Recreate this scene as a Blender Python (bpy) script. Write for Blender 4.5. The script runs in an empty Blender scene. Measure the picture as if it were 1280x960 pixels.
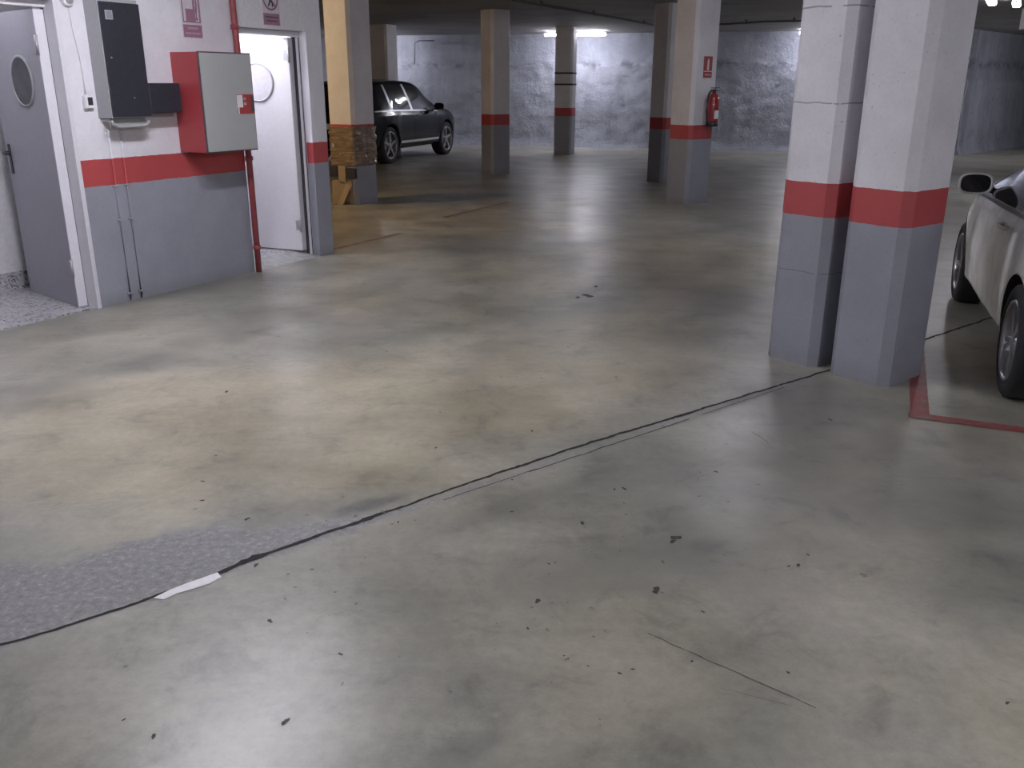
import bpy, bmesh, math, random
import numpy as np
from mathutils import Vector, Matrix, noise as mnoise
R = math.radians
S = bpy.context.scene
COL = S.collection
random.seed(7)

# ------------------------------------------------------------------ camera, world, exposure
cam_d = bpy.data.cameras.new('camera'); cam = bpy.data.objects.new('camera', cam_d); COL.objects.link(cam)
cam_d.sensor_width = 36; cam_d.lens = 1112 / 1280 * 36; cam_d.clip_start = .05
cam.location = (0, 0, 1.6)
cam.rotation_euler = (Matrix.Rotation(R(90 - 18.62), 3, 'X') @ Matrix.Rotation(R(.16), 3, 'Z')).to_euler()
S.camera = cam
W = bpy.data.worlds.new('world'); S.world = W; W.use_nodes = True
W.node_tree.nodes['Background'].inputs[0].default_value = (.5, .52, .6, 1)
W.node_tree.nodes['Background'].inputs[1].default_value = .02
S.view_settings.view_transform = 'Standard'; S.view_settings.look = 'None'
S.view_settings.gamma = 1; S.view_settings.use_curve_mapping = False
S.view_settings.exposure = 2.45

CEIL = 2.86
TUBE_COL = (.93, .915, 1.0)
# each fluorescent fixture: x, y, direction (deg), length, strength, label
LIGHTS = [
 (-1.75, 5.0, 61, 1.5, 19, 'fluorescent ceiling light over the floor in front of the black meter cabinet'),
 (2.75, 10.2, 61, 1.5, 6, 'fluorescent ceiling light just in front of the pillar with the fire extinguisher'),
 (1.55, 23.8, -14.5, 1.5, 17, 'glowing fluorescent tube seen beside the double-strapped far pillar'),
 (7.58, 22.6, -14.5, 1.5, 13, 'fluorescent tube peeking out at the left edge of the nearest pair of pillars'),
 (-3.95, 25.1, -14.5, 1.5, 14, 'fluorescent tube hidden behind the pillar at the dark car roof'),
 (6.87, 13.9, 61, 1.5, 8, 'bright fluorescent ceiling light at the top edge right of the nearest pillar'),
 (7.62, 14.6, 61, .6, 7, 'short fluorescent light at the top right, just right of the brightest one'),
 (13.4, 19.6, 45, 1.5, 18, 'added fluorescent ceiling light brightening the right-hand rough wall, outside the view'),  # unseen fixture, added to lift the dark right-hand wall
 (-2.1, -1.8, 61, 1.5, 26, 'fluorescent ceiling light behind the viewer, nearer the corridor wall'),
 (3.2, -.6, 61, 1.5, 34, 'fluorescent ceiling light behind the viewer on the right'),
 (6.2, 4.2, 61, 1.5, 6, 'fluorescent ceiling light on the far side of the white car'),
]

# ------------------------------------------------------------------ node helpers
def mat(name):
    m = bpy.data.materials.new(name); m.use_nodes = True
    nt = m.node_tree; return m, nt, nt.nodes['Principled BSDF']
def N(nt, t, **k):
    n = nt.nodes.new(t)
    for a, b in k.items(): setattr(n, a, b)
    return n
def L(nt, a, b): nt.links.new(a, b)
def noise(nt, vec, scale, detail=4, rough=.6, dist=0):
    n = N(nt, 'ShaderNodeTexNoise'); n.inputs['Scale'].default_value = scale
    n.inputs['Detail'].default_value = detail; n.inputs['Roughness'].default_value = rough
    n.inputs['Distortion'].default_value = dist
    if vec is not None: L(nt, vec, n.inputs['Vector'])
    return n.outputs['Fac']
def ramp(nt, fac, stops):
    r = N(nt, 'ShaderNodeValToRGB'); e = r.color_ramp.elements
    while len(e) < len(stops): e.new(.5)
    for el, (p, c) in zip(e, stops):
        el.position = p; el.color = (*c, 1) if len(c) == 3 else c
    L(nt, fac, r.inputs[0]); return r.outputs[0]
def mix(nt, fac, a, b, mode='MIX'):
    m = N(nt, 'ShaderNodeMix', data_type='RGBA', blend_type=mode)
    for sock, v in ((m.inputs[0], fac), (m.inputs[6], a), (m.inputs[7], b)):
        if isinstance(v, (int, float)): sock.default_value = v
        elif isinstance(v, tuple): sock.default_value = (*v, 1) if len(v) == 3 else v
        else: L(nt, v, sock)
    return m.outputs[2]
def math_(nt, op, a, b=None, c=None, clamp=False):
    m = N(nt, 'ShaderNodeMath', operation=op); m.use_clamp = clamp
    for i, v in enumerate((a, b, c)):
        if v is None: continue
        if isinstance(v, (int, float)): m.inputs[i].default_value = v
        else: L(nt, v, m.inputs[i])
    return m.outputs[0]
def bump(nt, h, strength, dist=.01, normal=None):
    b = N(nt, 'ShaderNodeBump'); b.inputs['Strength'].default_value = strength
    b.inputs['Distance'].default_value = dist; L(nt, h, b.inputs['Height'])
    if normal is not None: L(nt, normal, b.inputs['Normal'])
    return b.outputs[0]
def plain(name, col, rough=.5, metal=0, var=.08, scale=30, coat=0, bmp=0, spec=.5):
    m, nt, p = mat(name)
    tc = N(nt, 'ShaderNodeTexCoord').outputs['Object']
    f = noise(nt, tc, scale)
    c = ramp(nt, f, [(.3, tuple(max(0, x * (1 - var)) for x in col)), (.7, tuple(min(1, x * (1 + var)) for x in col))])
    L(nt, c, p.inputs['Base Color'])
    p.inputs['Roughness'].default_value = rough; p.inputs['Metallic'].default_value = metal
    p.inputs['Coat Weight'].default_value = coat; p.inputs['Specular IOR Level'].default_value = spec
    if bmp: L(nt, bump(nt, f, bmp), p.inputs['Normal'])
    return m
def emit(name, col, st):
    m, nt, p = mat(name)
    p.inputs['Base Color'].default_value = (1, 1, 1, 1)
    p.inputs['Emission Color'].default_value = (*col, 1); p.inputs['Emission Strength'].default_value = st
    return m

WHITE = (.77, .76, .81); REDP = (.48, .075, .08); GREYP = (.32, .33, .385)
def painted(name, lines=(), rough=.55, pits=.5, white=WHITE, grey=GREYP, bands=True, red=REDP):
    """concrete painted white above, red stripe 0.885-1.075, grey below"""
    m, nt, p = mat(name)
    pos = N(nt, 'ShaderNodeNewGeometry').outputs['Position']
    sp = N(nt, 'ShaderNodeSeparateXYZ'); L(nt, pos, sp.inputs[0]); z = sp.outputs['Z']
    wob = noise(nt, pos, 14, 3); zz = math_(nt, 'MULTIPLY_ADD', wob, .012, z); zz = math_(nt, 'SUBTRACT', zz, .006)
    c = white
    if bands:
        a = math_(nt, 'GREATER_THAN', zz, .885); b = math_(nt, 'GREATER_THAN', zz, 1.075)
        c = mix(nt, b, mix(nt, a, grey, red), white)
    # blotches and wear
    blot = ramp(nt, noise(nt, pos, 2.2, 5, .65), [(.35, (.86, .86, .86)), (.65, (1, 1, 1))])
    c = mix(nt, 1.0, c, blot, 'MULTIPLY')
    fine = ramp(nt, noise(nt, pos, 60, 3, .7), [(.3, (.9, .9, .9)), (.6, (1, 1, 1))])
    c = mix(nt, .6, c, fine, 'MULTIPLY')
    vor = N(nt, 'ShaderNodeTexVoronoi'); vor.inputs['Scale'].default_value = 9; L(nt, pos, vor.inputs['Vector'])
    pit = math_(nt, 'LESS_THAN', vor.outputs['Distance'], .055)
    vor2 = N(nt, 'ShaderNodeTexVoronoi'); vor2.inputs['Scale'].default_value = 31; L(nt, pos, vor2.inputs['Vector'])
    gate = math_(nt, 'GREATER_THAN', noise(nt, pos, 5, 2), .49)
    pit2 = math_(nt, 'MULTIPLY', math_(nt, 'LESS_THAN', vor2.outputs['Distance'], .1), gate)
    pt = math_(nt, 'MAXIMUM', math_(nt, 'MULTIPLY', pit, gate), pit2)
    c = mix(nt, math_(nt, 'MULTIPLY', pt, pits), c, (.16, .15, .15))
    h = math_(nt, 'MULTIPLY_ADD', pt, -.6, noise(nt, pos, 25, 5, .7))
    for lz, th in lines:
        d = math_(nt, 'ABSOLUTE', math_(nt, 'SUBTRACT', math_(nt, 'MULTIPLY_ADD', noise(nt, pos, 7, 2), .02, z), lz + .01))
        l = math_(nt, 'MULTIPLY', math_(nt, 'LESS_THAN', d, th), math_(nt, 'GREATER_THAN', noise(nt, pos, 10, 3), .4))
        c = mix(nt, math_(nt, 'MULTIPLY', l, .65), c, (.13, .12, .13))
        h = math_(nt, 'SUBTRACT', h, l)
    # scuffed dirt close to the ground
    low = math_(nt, 'SUBTRACT', 1, math_(nt, 'DIVIDE', z, .12), clamp=True)
    dirt = math_(nt, 'MULTIPLY', math_(nt, 'MULTIPLY', low, noise(nt, pos, 18, 5, .75)), .8, clamp=True)
    c = mix(nt, dirt, c, (.17, .165, .155))
    L(nt, c, p.inputs['Base Color']); p.inputs['Roughness'].default_value = rough
    L(nt, bump(nt, h, .35, .006), p.inputs['Normal'])
    return m

M = {}
M['wall'] = painted('painted_wall', pits=.15)
M['pillar'] = painted('painted_pillar')
M['pillar_seam'] = painted('painted_pillar_seams', lines=((1.507, .0035), (.56, .003), (2.0, .004)))
M['pillar_far'] = painted('painted_far_pillar', lines=(), pits=.2)
M['white'] = plain('white_plaster', (.72, .71, .74), .6, bmp=.05)
M['doorleaf'] = plain('grey_lacquered_steel', (.36, .36, .41), .42, var=.04)
M['whiteleaf'] = plain('white_lacquered_steel', (.7, .69, .72), .4, var=.03)
M['frame'] = plain('white_steel_frame', (.68, .67, .72), .4, var=.04)
M['gasket'] = plain('dark_gasket', (.045, .045, .055), .6)
M['black'] = plain('black_plastic', (.03, .031, .042), .42, var=.15)
M['cabgrey'] = plain('cabinet_grey', (.36, .365, .38), .5, var=.05)
M['redmetal'] = plain('red_lacquered_metal', (.38, .055, .065), .38, var=.08, scale=6)
M['redpipe'] = plain('red_pipe_paint', (.30, .06, .07), .4, var=.15, scale=20)
M['hydfront'] = plain('pale_grey_panel', (.4, .41, .41), .35, var=.04, scale=3)
M['hydrim'] = plain('dark_rim', (.09, .07, .08), .5)
M['signwhite'] = plain('faded_sign_white', (.62, .58, .64), .5)
M['signred'] = plain('faded_sign_red', (.33, .17, .24), .5)
M['signred2'] = plain('sign_red', (.36, .05, .05), .5)
M['signtext'] = plain('sign_text_pale', (.46, .32, .4), .5)
M['glass_dark'] = plain('dark_window_glass', (.012, .013, .018), .05, var=.02, spec=.9)
M['chrome'] = plain('bright_metal', (.75, .75, .78), .22, 1, var=.03)
M['dim_steel'] = plain('dim_window_trim', (.3, .3, .32), .35, .6)
M['steel'] = plain('dull_steel', (.45, .45, .47), .45, .7)
M['rubber'] = plain('tyre_rubber', (.022, .022, .026), .75, bmp=.1)
M['arch'] = plain('wheel_well_black', (.012, .012, .014), .9)
M['alloy'] = plain('alloy_rim', (.42, .42, .45), .3, .85)
M['blackpaint'] = plain('black_car_paint', (.006, .007, .012), .2, var=.05, coat=.1, spec=.22)
M['lamp_red'] = plain('tail_lamp_red', (.3, .01, .012), .12, coat=1)
M['lamp_clear'] = plain('head_lamp_clear', (.6, .62, .65), .1, coat=1)
M['foam'] = plain('dark_foam', (.035, .035, .042), .9, bmp=.3)
M['cable'] = plain('grey_cable', (.1, .1, .11), .6)
M['housing'] = plain('lamp_housing_white', (.75, .75, .77), .4)
M['conduit'] = plain('grey_conduit', (.24, .25, .3), .5)
M['strap'] = plain('dark_strap', (.05, .05, .06), .6)
M['ext_red'] = plain('extinguisher_red', (.33, .03, .035), .25, coat=.6)
M['paperwhite'] = plain('white_label', (.75, .75, .75), .6)
M['redline'] = None

def mk_whitepaint():
    m, nt, p = mat('dusty_white_car_paint')
    tc = N(nt, 'ShaderNodeTexCoord').outputs['Object']
    f = noise(nt, tc, 3.5, 6, .65, .6)
    c = ramp(nt, f, [(.3, (.5, .49, .47)), (.62, (.76, .75, .76))])
    L(nt, c, p.inputs['Base Color']); p.inputs['Roughness'].default_value = .22
    p.inputs['Coat Weight'].default_value = .6
    return m
M['whitepaint'] = mk_whitepaint()

def mk_terrazzo():
    m, nt, p = mat('speckled_terrazzo')
    pos = N(nt, 'ShaderNodeNewGeometry').outputs['Position']
    v = N(nt, 'ShaderNodeTexVoronoi'); v.inputs['Scale'].default_value = 70; L(nt, pos, v.inputs['Vector'])
    s = N(nt, 'ShaderNodeSeparateColor'); L(nt, v.outputs['Color'], s.inputs[0])
    c = ramp(nt, s.outputs[0], [(.1, (.14, .14, .15)), (.35, (.42, .41, .43)), (.9, (.56, .55, .57))])
    L(nt, c, p.inputs['Base Color']); p.inputs['Roughness'].default_value = .3
    return m
M['terrazzo'] = mk_terrazzo()
M['threshold'] = plain('worn_concrete_threshold', (.36, .36, .36), .5, var=.25, scale=12)

def mk_ceiling():
    m, nt, p = mat('grey_concrete_ceiling')
    pos = N(nt, 'ShaderNodeNewGeometry').outputs['Position']
    f = noise(nt, pos, .9, 6, .6, .3); g = noise(nt, pos, 12, 4, .7)
    c = ramp(nt, f, [(.3, (.23, .225, .235)), (.7, (.36, .355, .365))])
    c = mix(nt, .5, c, ramp(nt, g, [(.3, (.8, .8, .8)), (.7, (1, 1, 1))]), 'MULTIPLY')
    L(nt, c, p.inputs['Base Color']); p.inputs['Roughness'].default_value = .8
    L(nt, bump(nt, g, .3), p.inputs['Normal']); return m
M['ceiling'] = mk_ceiling()

def mk_gunite():
    m, nt, p = mat('rough_sprayed_concrete')
    pos = N(nt, 'ShaderNodeNewGeometry').outputs['Position']
    f = noise(nt, pos, 1.3, 7, .65, .8)
    mp = N(nt, 'ShaderNodeMapping'); mp.inputs['Scale'].default_value = (5, 5, .5); L(nt, pos, mp.inputs[0])
    st = noise(nt, mp.outputs[0], 1, 4, .6)
    c = ramp(nt, f, [(.25, (.27, .285, .34)), (.5, (.38, .40, .47)), (.75, (.46, .48, .56))])
    c = mix(nt, .7, c, ramp(nt, st, [(.3, (.78, .78, .8)), (.65, (1, 1, 1))]), 'MULTIPLY')
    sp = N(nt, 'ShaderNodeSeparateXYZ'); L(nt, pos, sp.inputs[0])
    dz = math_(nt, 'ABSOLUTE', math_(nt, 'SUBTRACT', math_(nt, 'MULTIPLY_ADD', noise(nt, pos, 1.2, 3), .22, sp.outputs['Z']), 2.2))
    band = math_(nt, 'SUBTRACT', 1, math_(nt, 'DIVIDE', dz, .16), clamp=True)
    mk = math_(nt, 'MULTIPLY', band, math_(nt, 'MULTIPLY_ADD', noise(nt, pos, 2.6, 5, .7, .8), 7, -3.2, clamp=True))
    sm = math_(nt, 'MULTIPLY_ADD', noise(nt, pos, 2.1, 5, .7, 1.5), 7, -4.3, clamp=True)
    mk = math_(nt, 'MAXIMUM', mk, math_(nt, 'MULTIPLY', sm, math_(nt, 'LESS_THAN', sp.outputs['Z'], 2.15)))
    c = mix(nt, math_(nt, 'MULTIPLY', mk, .75), c, (.09, .095, .12))  # crevice dirt, plus shade of the seam and relief painted dark
    L(nt, c, p.inputs['Base Color']); p.inputs['Roughness'].default_value = .75
    L(nt, bump(nt, noise(nt, pos, 4.5, 7, .75), .85, .09), p.inputs['Normal']); return m
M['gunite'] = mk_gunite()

def mk_floor():
    m, nt, p = mat('polished_stained_concrete')
    pos = N(nt, 'ShaderNodeNewGeometry').outputs['Position']
    at = N(nt, 'ShaderNodeAttribute', attribute_name='stain'); s = N(nt, 'ShaderNodeSeparateColor'); L(nt, at.outputs['Color'], s.inputs[0])
    rough_patch, tan, dark = s.outputs[0], s.outputs[1], s.outputs[2]
    big = noise(nt, pos, .6, 3, .5, .3); mid = noise(nt, pos, 1.3, 4, .5, .2); soft = noise(nt, pos, .9, 3, .5); fin = noise(nt, pos, 22, 5, .7)
    grit = noise(nt, pos, 120, 3, .7)
    grey = ramp(nt, mid, [(.3, (.27, .272, .24)), (.5, (.395, .392, .345)), (.7, (.49, .485, .43))])
    warm = ramp(nt, mid, [(.3, (.40, .36, .265)), (.5, (.56, .515, .39)), (.7, (.70, .65, .51))])
    wf = math_(nt, 'MULTIPLY_ADD', math_(nt, 'SUBTRACT', big, .36), 1.5, tan, clamp=True)
    c = mix(nt, wf, grey, warm)
    # dark blotches
    bl = ramp(nt, noise(nt, pos, 1.1, 5, .6, .4), [(.28, (.66, .66, .68)), (.72, (1.08, 1.08, 1.06))])
    c = mix(nt, .8, c, bl, 'MULTIPLY')
    c = mix(nt, .75, c, ramp(nt, fin, [(.25, (.72, .72, .72)), (.75, (1.08, 1.08, 1.08))]), 'MULTIPLY')
    c = mix(nt, .45, c, ramp(nt, grit, [(.3, (.8, .8, .8)), (.7, (1.0, 1.0, 1.0))]), 'MULTIPLY')
    sp2 = noise(nt, pos, 4.2, 6, .72, .5)
    c = mix(nt, .9, c, ramp(nt, sp2, [(.3, (.66, .665, .68)), (.46, (.95, .95, .95)), (.7, (1.06, 1.05, 1.03))]), 'MULTIPLY')
    # anisotropic rubbing marks
    mp = N(nt, 'ShaderNodeMapping'); mp.inputs['Rotation'].default_value = (0, 0, R(-61)); mp.inputs['Scale'].default_value = (.6, 5, 1); L(nt, pos, mp.inputs[0])
    st = noise(nt, mp.outputs[0], 1.4, 6, .7)
    c = mix(nt, .5, c, ramp(nt, st, [(.3, (.8, .8, .8)), (.75, (1.05, 1.05, 1.05))]), 'MULTIPLY')
    # rough broken grey patch along the joint
    rp = math_(nt, 'MULTIPLY', rough_patch, math_(nt, 'MULTIPLY_ADD', fin, 1.6, .1), clamp=True)
    pc = ramp(nt, noise(nt, pos, 38, 6, .85), [(.3, (.16, .16, .165)), (.58, (.34, .338, .345)), (.68, (.66, .65, .65))])
    c = mix(nt, rp, c, pc)
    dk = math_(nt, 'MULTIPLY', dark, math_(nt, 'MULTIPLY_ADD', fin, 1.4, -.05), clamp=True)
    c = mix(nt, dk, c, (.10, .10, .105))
    # little random pits
    v = N(nt, 'ShaderNodeTexVoronoi'); v.inputs['Scale'].default_value = 6.5; v.inputs['Randomness'].default_value = 1
    wv = N(nt, 'ShaderNodeVectorMath', operation='MULTIPLY_ADD')
    nz = N(nt, 'ShaderNodeTexNoise'); nz.inputs['Scale'].default_value = 28; L(nt, pos, nz.inputs['Vector'])
    L(nt, nz.outputs['Color'], wv.inputs[0]); wv.inputs[1].default_value = (.035, .035, 0); L(nt, pos, wv.inputs[2]); L(nt, wv.outputs[0], v.inputs['Vector'])
    sc = N(nt, 'ShaderNodeSeparateColor'); L(nt, v.outputs['Color'], sc.inputs[0])
    thr = math_(nt, 'MULTIPLY', math_(nt, 'POWER', sc.outputs[0], 4), .085)
    pit = math_(nt, 'LESS_THAN', v.outputs['Distance'], thr)
    c = mix(nt, math_(nt, 'MULTIPLY', pit, .6), c, (.12, .115, .105))
    L(nt, c, p.inputs['Base Color'])
    r = math_(nt, 'MULTIPLY_ADD', soft, .30, .20)
    r = math_(nt, 'MULTIPLY_ADD', math_(nt, 'SUBTRACT', fin, .5), .12, r)
    r = math_(nt, 'MULTIPLY_ADD', rp, .35, r, clamp=True)
    r = math_(nt, 'MAXIMUM', r, .286)
    L(nt, r, p.inputs['Roughness'])
    p.inputs['Specular IOR Level'].default_value = .5
    h = math_(nt, 'ADD', math_(nt, 'MULTIPLY', mid, .25), math_(nt, 'MULTIPLY', fin, .14))
    h = math_(nt, 'MULTIPLY_ADD', math_(nt, 'MULTIPLY', rp, noise(nt, pos, 60, 4, .8)), .5, h)
    h = math_(nt, 'MULTIPLY_ADD', pit, -.15, h)
    L(nt, bump(nt, h, .22, .02), p.inputs['Normal']); return m
M['floor'] = mk_floor()
M['crack'] = plain('crack_dark', (.035, .033, .032), .95, var=.4, scale=60)
M['stain_dark'] = plain('tar_spot', (.06, .058, .055), .7, var=.4, scale=80)
M['stain_soft'] = plain('faint_spot', (.17, .165, .15), .6, var=.4, scale=80)
M['chip'] = plain('white_filler', (.93, .92, .93), .5, bmp=.2)
def mk_redline():
    m, nt, p = mat('worn_red_floor_paint')
    pos = N(nt, 'ShaderNodeNewGeometry').outputs['Position']
    f = noise(nt, pos, 16, 6, .75)
    c = ramp(nt, f, [(.36, (.22, .17, .15)), (.52, (.29, .07, .065))])
    L(nt, c, p.inputs['Base Color']); p.inputs['Roughness'].default_value = .45; return m
M['redline'] = mk_redline()
def mk_faintline():
    m, nt, p = mat('faint_red_floor_paint')
    pos = N(nt, 'ShaderNodeNewGeometry').outputs['Position']
    f = noise(nt, pos, 9, 6, .75)
    c = ramp(nt, f, [(.42, (.3, .26, .215)), (.6, (.27, .1, .09))])
    L(nt, c, p.inputs['Base Color']); p.inputs['Roughness'].default_value = .45; return m
M['faintline'] = mk_faintline()
def mk_cardboard():
    m, nt, p = mat('taped_brown_cardboard')
    pos = N(nt, 'ShaderNodeNewGeometry').outputs['Position']
    mp = N(nt, 'ShaderNodeMapping'); mp.inputs['Scale'].default_value = (2, 2, 22); L(nt, pos, mp.inputs[0])
    f = noise(nt, mp.outputs[0], 1.5, 5, .7, .4)
    c = ramp(nt, f, [(.3, (.12, .075, .045)), (.55, (.24, .16, .10)), (.72, (.42, .32, .22))])
    L(nt, c, p.inputs['Base Color']); p.inputs['Roughness'].default_value = .2
    p.inputs['Coat Weight'].default_value = .8; p.inputs['Coat Roughness'].default_value = .12
    L(nt, bump(nt, f, .9, .03), p.inputs['Normal']); return m
M['tape'] = mk_cardboard()
M['cardboard'] = plain('plain_cardboard', (.34, .26, .18), .8, var=.12, scale=8)

# ------------------------------------------------------------------ mesh helpers
class MB:
    def __init__(s): s.bm = bmesh.new(); s.mats = []
    def mi(s, m):
        if m not in s.mats: s.mats.append(m)
        return s.mats.index(m)
    def _fin(s, verts, mtx, m, smooth=False):
        if mtx is not None: bmesh.ops.transform(s.bm, matrix=mtx, verts=verts)
        fs = {f for v in verts for f in v.link_faces}; i = s.mi(m)
        for f in fs: f.material_index = i; f.smooth = smooth
    def box(s, lo, hi, m, mtx=None, bev=0, seg=2):
        r = bmesh.ops.create_cube(s.bm, size=1)['verts']
        lo, hi = Vector(lo), Vector(hi); c = (lo + hi) / 2; d = hi - lo
        for v in r: v.co = Vector((v.co.x * d.x, v.co.y * d.y, v.co.z * d.z)) + c
        if bev:
            es = list({e for v in r for e in v.link_edges})
            o = bmesh.ops.bevel(s.bm, geom=es, offset=bev, segments=seg, affect='EDGES', profile=.6)
            r = list({v for f in o['faces'] for v in f.verts} | {v for v in r if v.is_valid})
        s._fin(r, mtx, m); return s
    def prism(s, pts, z0, z1, m, mtx=None):
        b = [s.bm.verts.new((x, y, z0)) for x, y in pts]; t = [s.bm.verts.new((x, y, z1)) for x, y in pts]
        n = len(pts); s.bm.faces.new(b[::-1]); s.bm.faces.new(t)
        for i in range(n): s.bm.faces.new((b[i], b[(i + 1) % n], t[(i + 1) % n], t[i]))
        s._fin(b + t, mtx, m); return s
    def lathe(s, prof, m, mtx=None, n=32, smooth=True, a0=0, a1=2 * math.pi):
        full = abs(a1 - a0 - 2 * math.pi) < 1e-6
        rings = []
        for r, z in prof:
            k = n if full else n + 1
            rings.append([s.bm.verts.new((r * math.cos(a0 + (a1 - a0) * i / n), r * math.sin(a0 + (a1 - a0) * i / n), z)) for i in range(k)])
        for a, b in zip(rings, rings[1:]):
            for i in range(n):
                j = (i + 1) % len(a)
                s.bm.faces.new((a[i], a[j], b[j], b[i]))
        if full and tuple(prof[0]) != tuple(prof[-1]):
            if prof[0][0] > 1e-6: s.bm.faces.new(rings[0][::-1])
            if prof[-1][0] > 1e-6: s.bm.faces.new(rings[-1])
        s._fin([v for r_ in rings for v in r_], mtx, m, smooth); return s
    def tube(s, pts, r, m, n=10, mtx=None):
        pts = [Vector(p) for p in pts]; rings = []
        up = Vector((0, 0, 1))
        for i, p in enumerate(pts):
            d = (pts[min(i + 1, len(pts) - 1)] - pts[max(i - 1, 0)]).normalized()
            a = d.cross(up);
            if a.length < 1e-3: a = d.cross(Vector((1, 0, 0)))
            a.normalize(); b = d.cross(a).normalized()
            rings.append([s.bm.verts.new(p + (a * math.cos(2 * math.pi * k / n) + b * math.sin(2 * math.pi * k / n)) * r) for k in range(n)])
        for A, B in zip(rings, rings[1:]):
            for k in range(n): s.bm.faces.new((A[k], A[(k + 1) % n], B[(k + 1) % n], B[k]))
        s.bm.faces.new(rings[0][::-1]); s.bm.faces.new(rings[-1])
        s._fin([v for q in rings for v in q], mtx, m, True); return s
    def grid(s, rows, m, smooth=True):
        V = [[s.bm.verts.new(p) for p in r] for r in rows]
        i = s.mi(m)
        for a, b in zip(V, V[1:]):
            for k in range(len(a) - 1):
                f = s.bm.faces.new((a[k], a[k + 1], b[k + 1], b[k])); f.material_index = i; f.smooth = smooth
        return V
    def poly(s, pts, m):
        f = s.bm.faces.new([s.bm.verts.new(p) for p in pts]); f.material_index = s.mi(m); return s
    def build(s, name, parent=None, normals=True):
        if normals: bmesh.ops.recalc_face_normals(s.bm, faces=s.bm.faces)
        me = bpy.data.meshes.new(name); s.bm.to_mesh(me); s.bm.free()
        for m in s.mats: me.materials.append(m)
        o = bpy.data.objects.new(name, me); COL.objects.link(o)
        if parent: o.parent = parent
        return o
def tag(o, label=None, cat=None, group=None, kind=None):
    for k, v in (('label', label), ('category', cat), ('group', group), ('kind', kind)):
        if v: o[k] = v
    return o
def empty(name, loc=(0, 0, 0), rz=0, **k):
    o = bpy.data.objects.new(name, None); COL.objects.link(o); o.location = loc; o.rotation_euler = (0, 0, rz)
    o.empty_display_size = .1
    return tag(o, **k)
def copy_tree(o, parent=None):
    c = o.copy(); COL.objects.link(c); c.parent = parent
    for ch in list(o.children): copy_tree(ch, c)
    return c
def T(x, y, z): return Matrix.Translation((x, y, z))
def RX(a): return Matrix.Rotation(R(a), 4, 'X')
def RY(a): return Matrix.Rotation(R(a), 4, 'Y')
def RZ(a): return Matrix.Rotation(R(a), 4, 'Z')

# wall frame: s along the painted wall, p out towards the garage, z up
TH = 60.8; W0 = Vector((-3.09, 6.49, 0))
WD = Vector((math.cos(R(TH)), math.sin(R(TH)), 0)); WN = Vector((WD.y, -WD.x, 0))
WM = Matrix(((WD.x, WN.x, 0, W0.x), (WD.y, WN.y, 0, W0.y), (0, 0, 1, 0), (0, 0, 0, 1)))   # (s,p,z) -> world
def wp(s, p, z=0): return WM @ Vector((s, p, z))

# ------------------------------------------------------------------ floor
CR_A = Vector((-1.536, 2.281)); CR_D = Vector((math.cos(R(38.6)), math.sin(R(38.6)))); CR_N = Vector((-CR_D.y, CR_D.x))
def spaced(lo, hi, flo, fhi, fine, coarse):
    a = list(np.arange(lo, flo, coarse)); b = list(np.arange(flo, fhi, fine)); c = list(np.arange(fhi, hi, coarse)) + [hi]
    return a + b + c
XS = spaced(-16, 20, -4.0, 4.0, .045, .5); YS = spaced(-8, 34, 1.2, 7.4, .045, .5)
def blob(x, y, cx, cy, rx, ry, ang, n=0.35, sc=2.0):
    t = R(ang); dx, dy = x - cx, y - cy
    u = (dx * math.cos(t) + dy * math.sin(t)) / rx; v = (-dx * math.sin(t) + dy * math.cos(t)) / ry
    d = math.sqrt(u * u + v * v) + n * mnoise.noise(Vector((x * sc, y * sc, cx)))
    return max(0., min(1., (1.15 - d) / .45))
TANS = [(-1.6, 4.1, 1.7, .95, 20, 1.), (-.4, 4.3, 1.5, .7, 38, .85), (.4, 5.3, 1.2, .9, 40, .55), (-2.4, 3.6, .9, .5, 30, .8), (-.6, 7.6, 1.6, 1.2, 61, .35),
        (1.5, 1.9, .6, .35, 60, .5), (1.9, 8.5, 1.2, 1.2, 61, .5), (-2.0, 10.8, 2.6, 1.4, 0, .5), (-.3, 3.75, .7, .3, 38, .5), (1.0, 2.5, .9, .5, 30, .25)]
DARKS = [(-.55, 3.24, .2, .06, 38, 1.), (.35, 6.2, 1.0, .25, 55, .4), (-1.2, 7.2, .8, .2, 61, .4), (1.6, 6.6, .7, .2, 50, .35), (-.9, 3.05, .2, .06, 38, .25), (1.0, 3.45, .6, .5, 30, .3), (1.7, 3.5, .8, .5, 20, .35), (.35, 2.75, .35, .2, 20, .35), (.9, 2.9, .5, .3, 30, .28),
         (.62, 7.1, .35, .09, 60, .5), (-.9, 6.4, .9, .3, 45, .3), (-1.8, 5.9, .7, .22, 55, .35), (-2.4, 4.9, .6, .2, 50, .35), (.1, 2.62, .2, .12, 0, .3), (-.1, 1.85, .12, .05, 30, .6),
         (-2.5, 4.4, .35, .1, 40, .35), (.72, 2.9, .06, .05, 0, .8), (.32, 2.95, .07, .05, 0, .7), (.1, 3.3, .5, .07, 38, .35), (1.9, 2.6, .5, .3, 0, .25), (1.6, 4.4, .5, .4, 38, .45)]
mb = MB(); rows = []
for x in XS: rows.append([(x, y, 0) for y in YS])
lay = mb.bm.verts.layers.float_color.new('stain')
V = mb.grid(rows, M['floor'], smooth=False)
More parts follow.
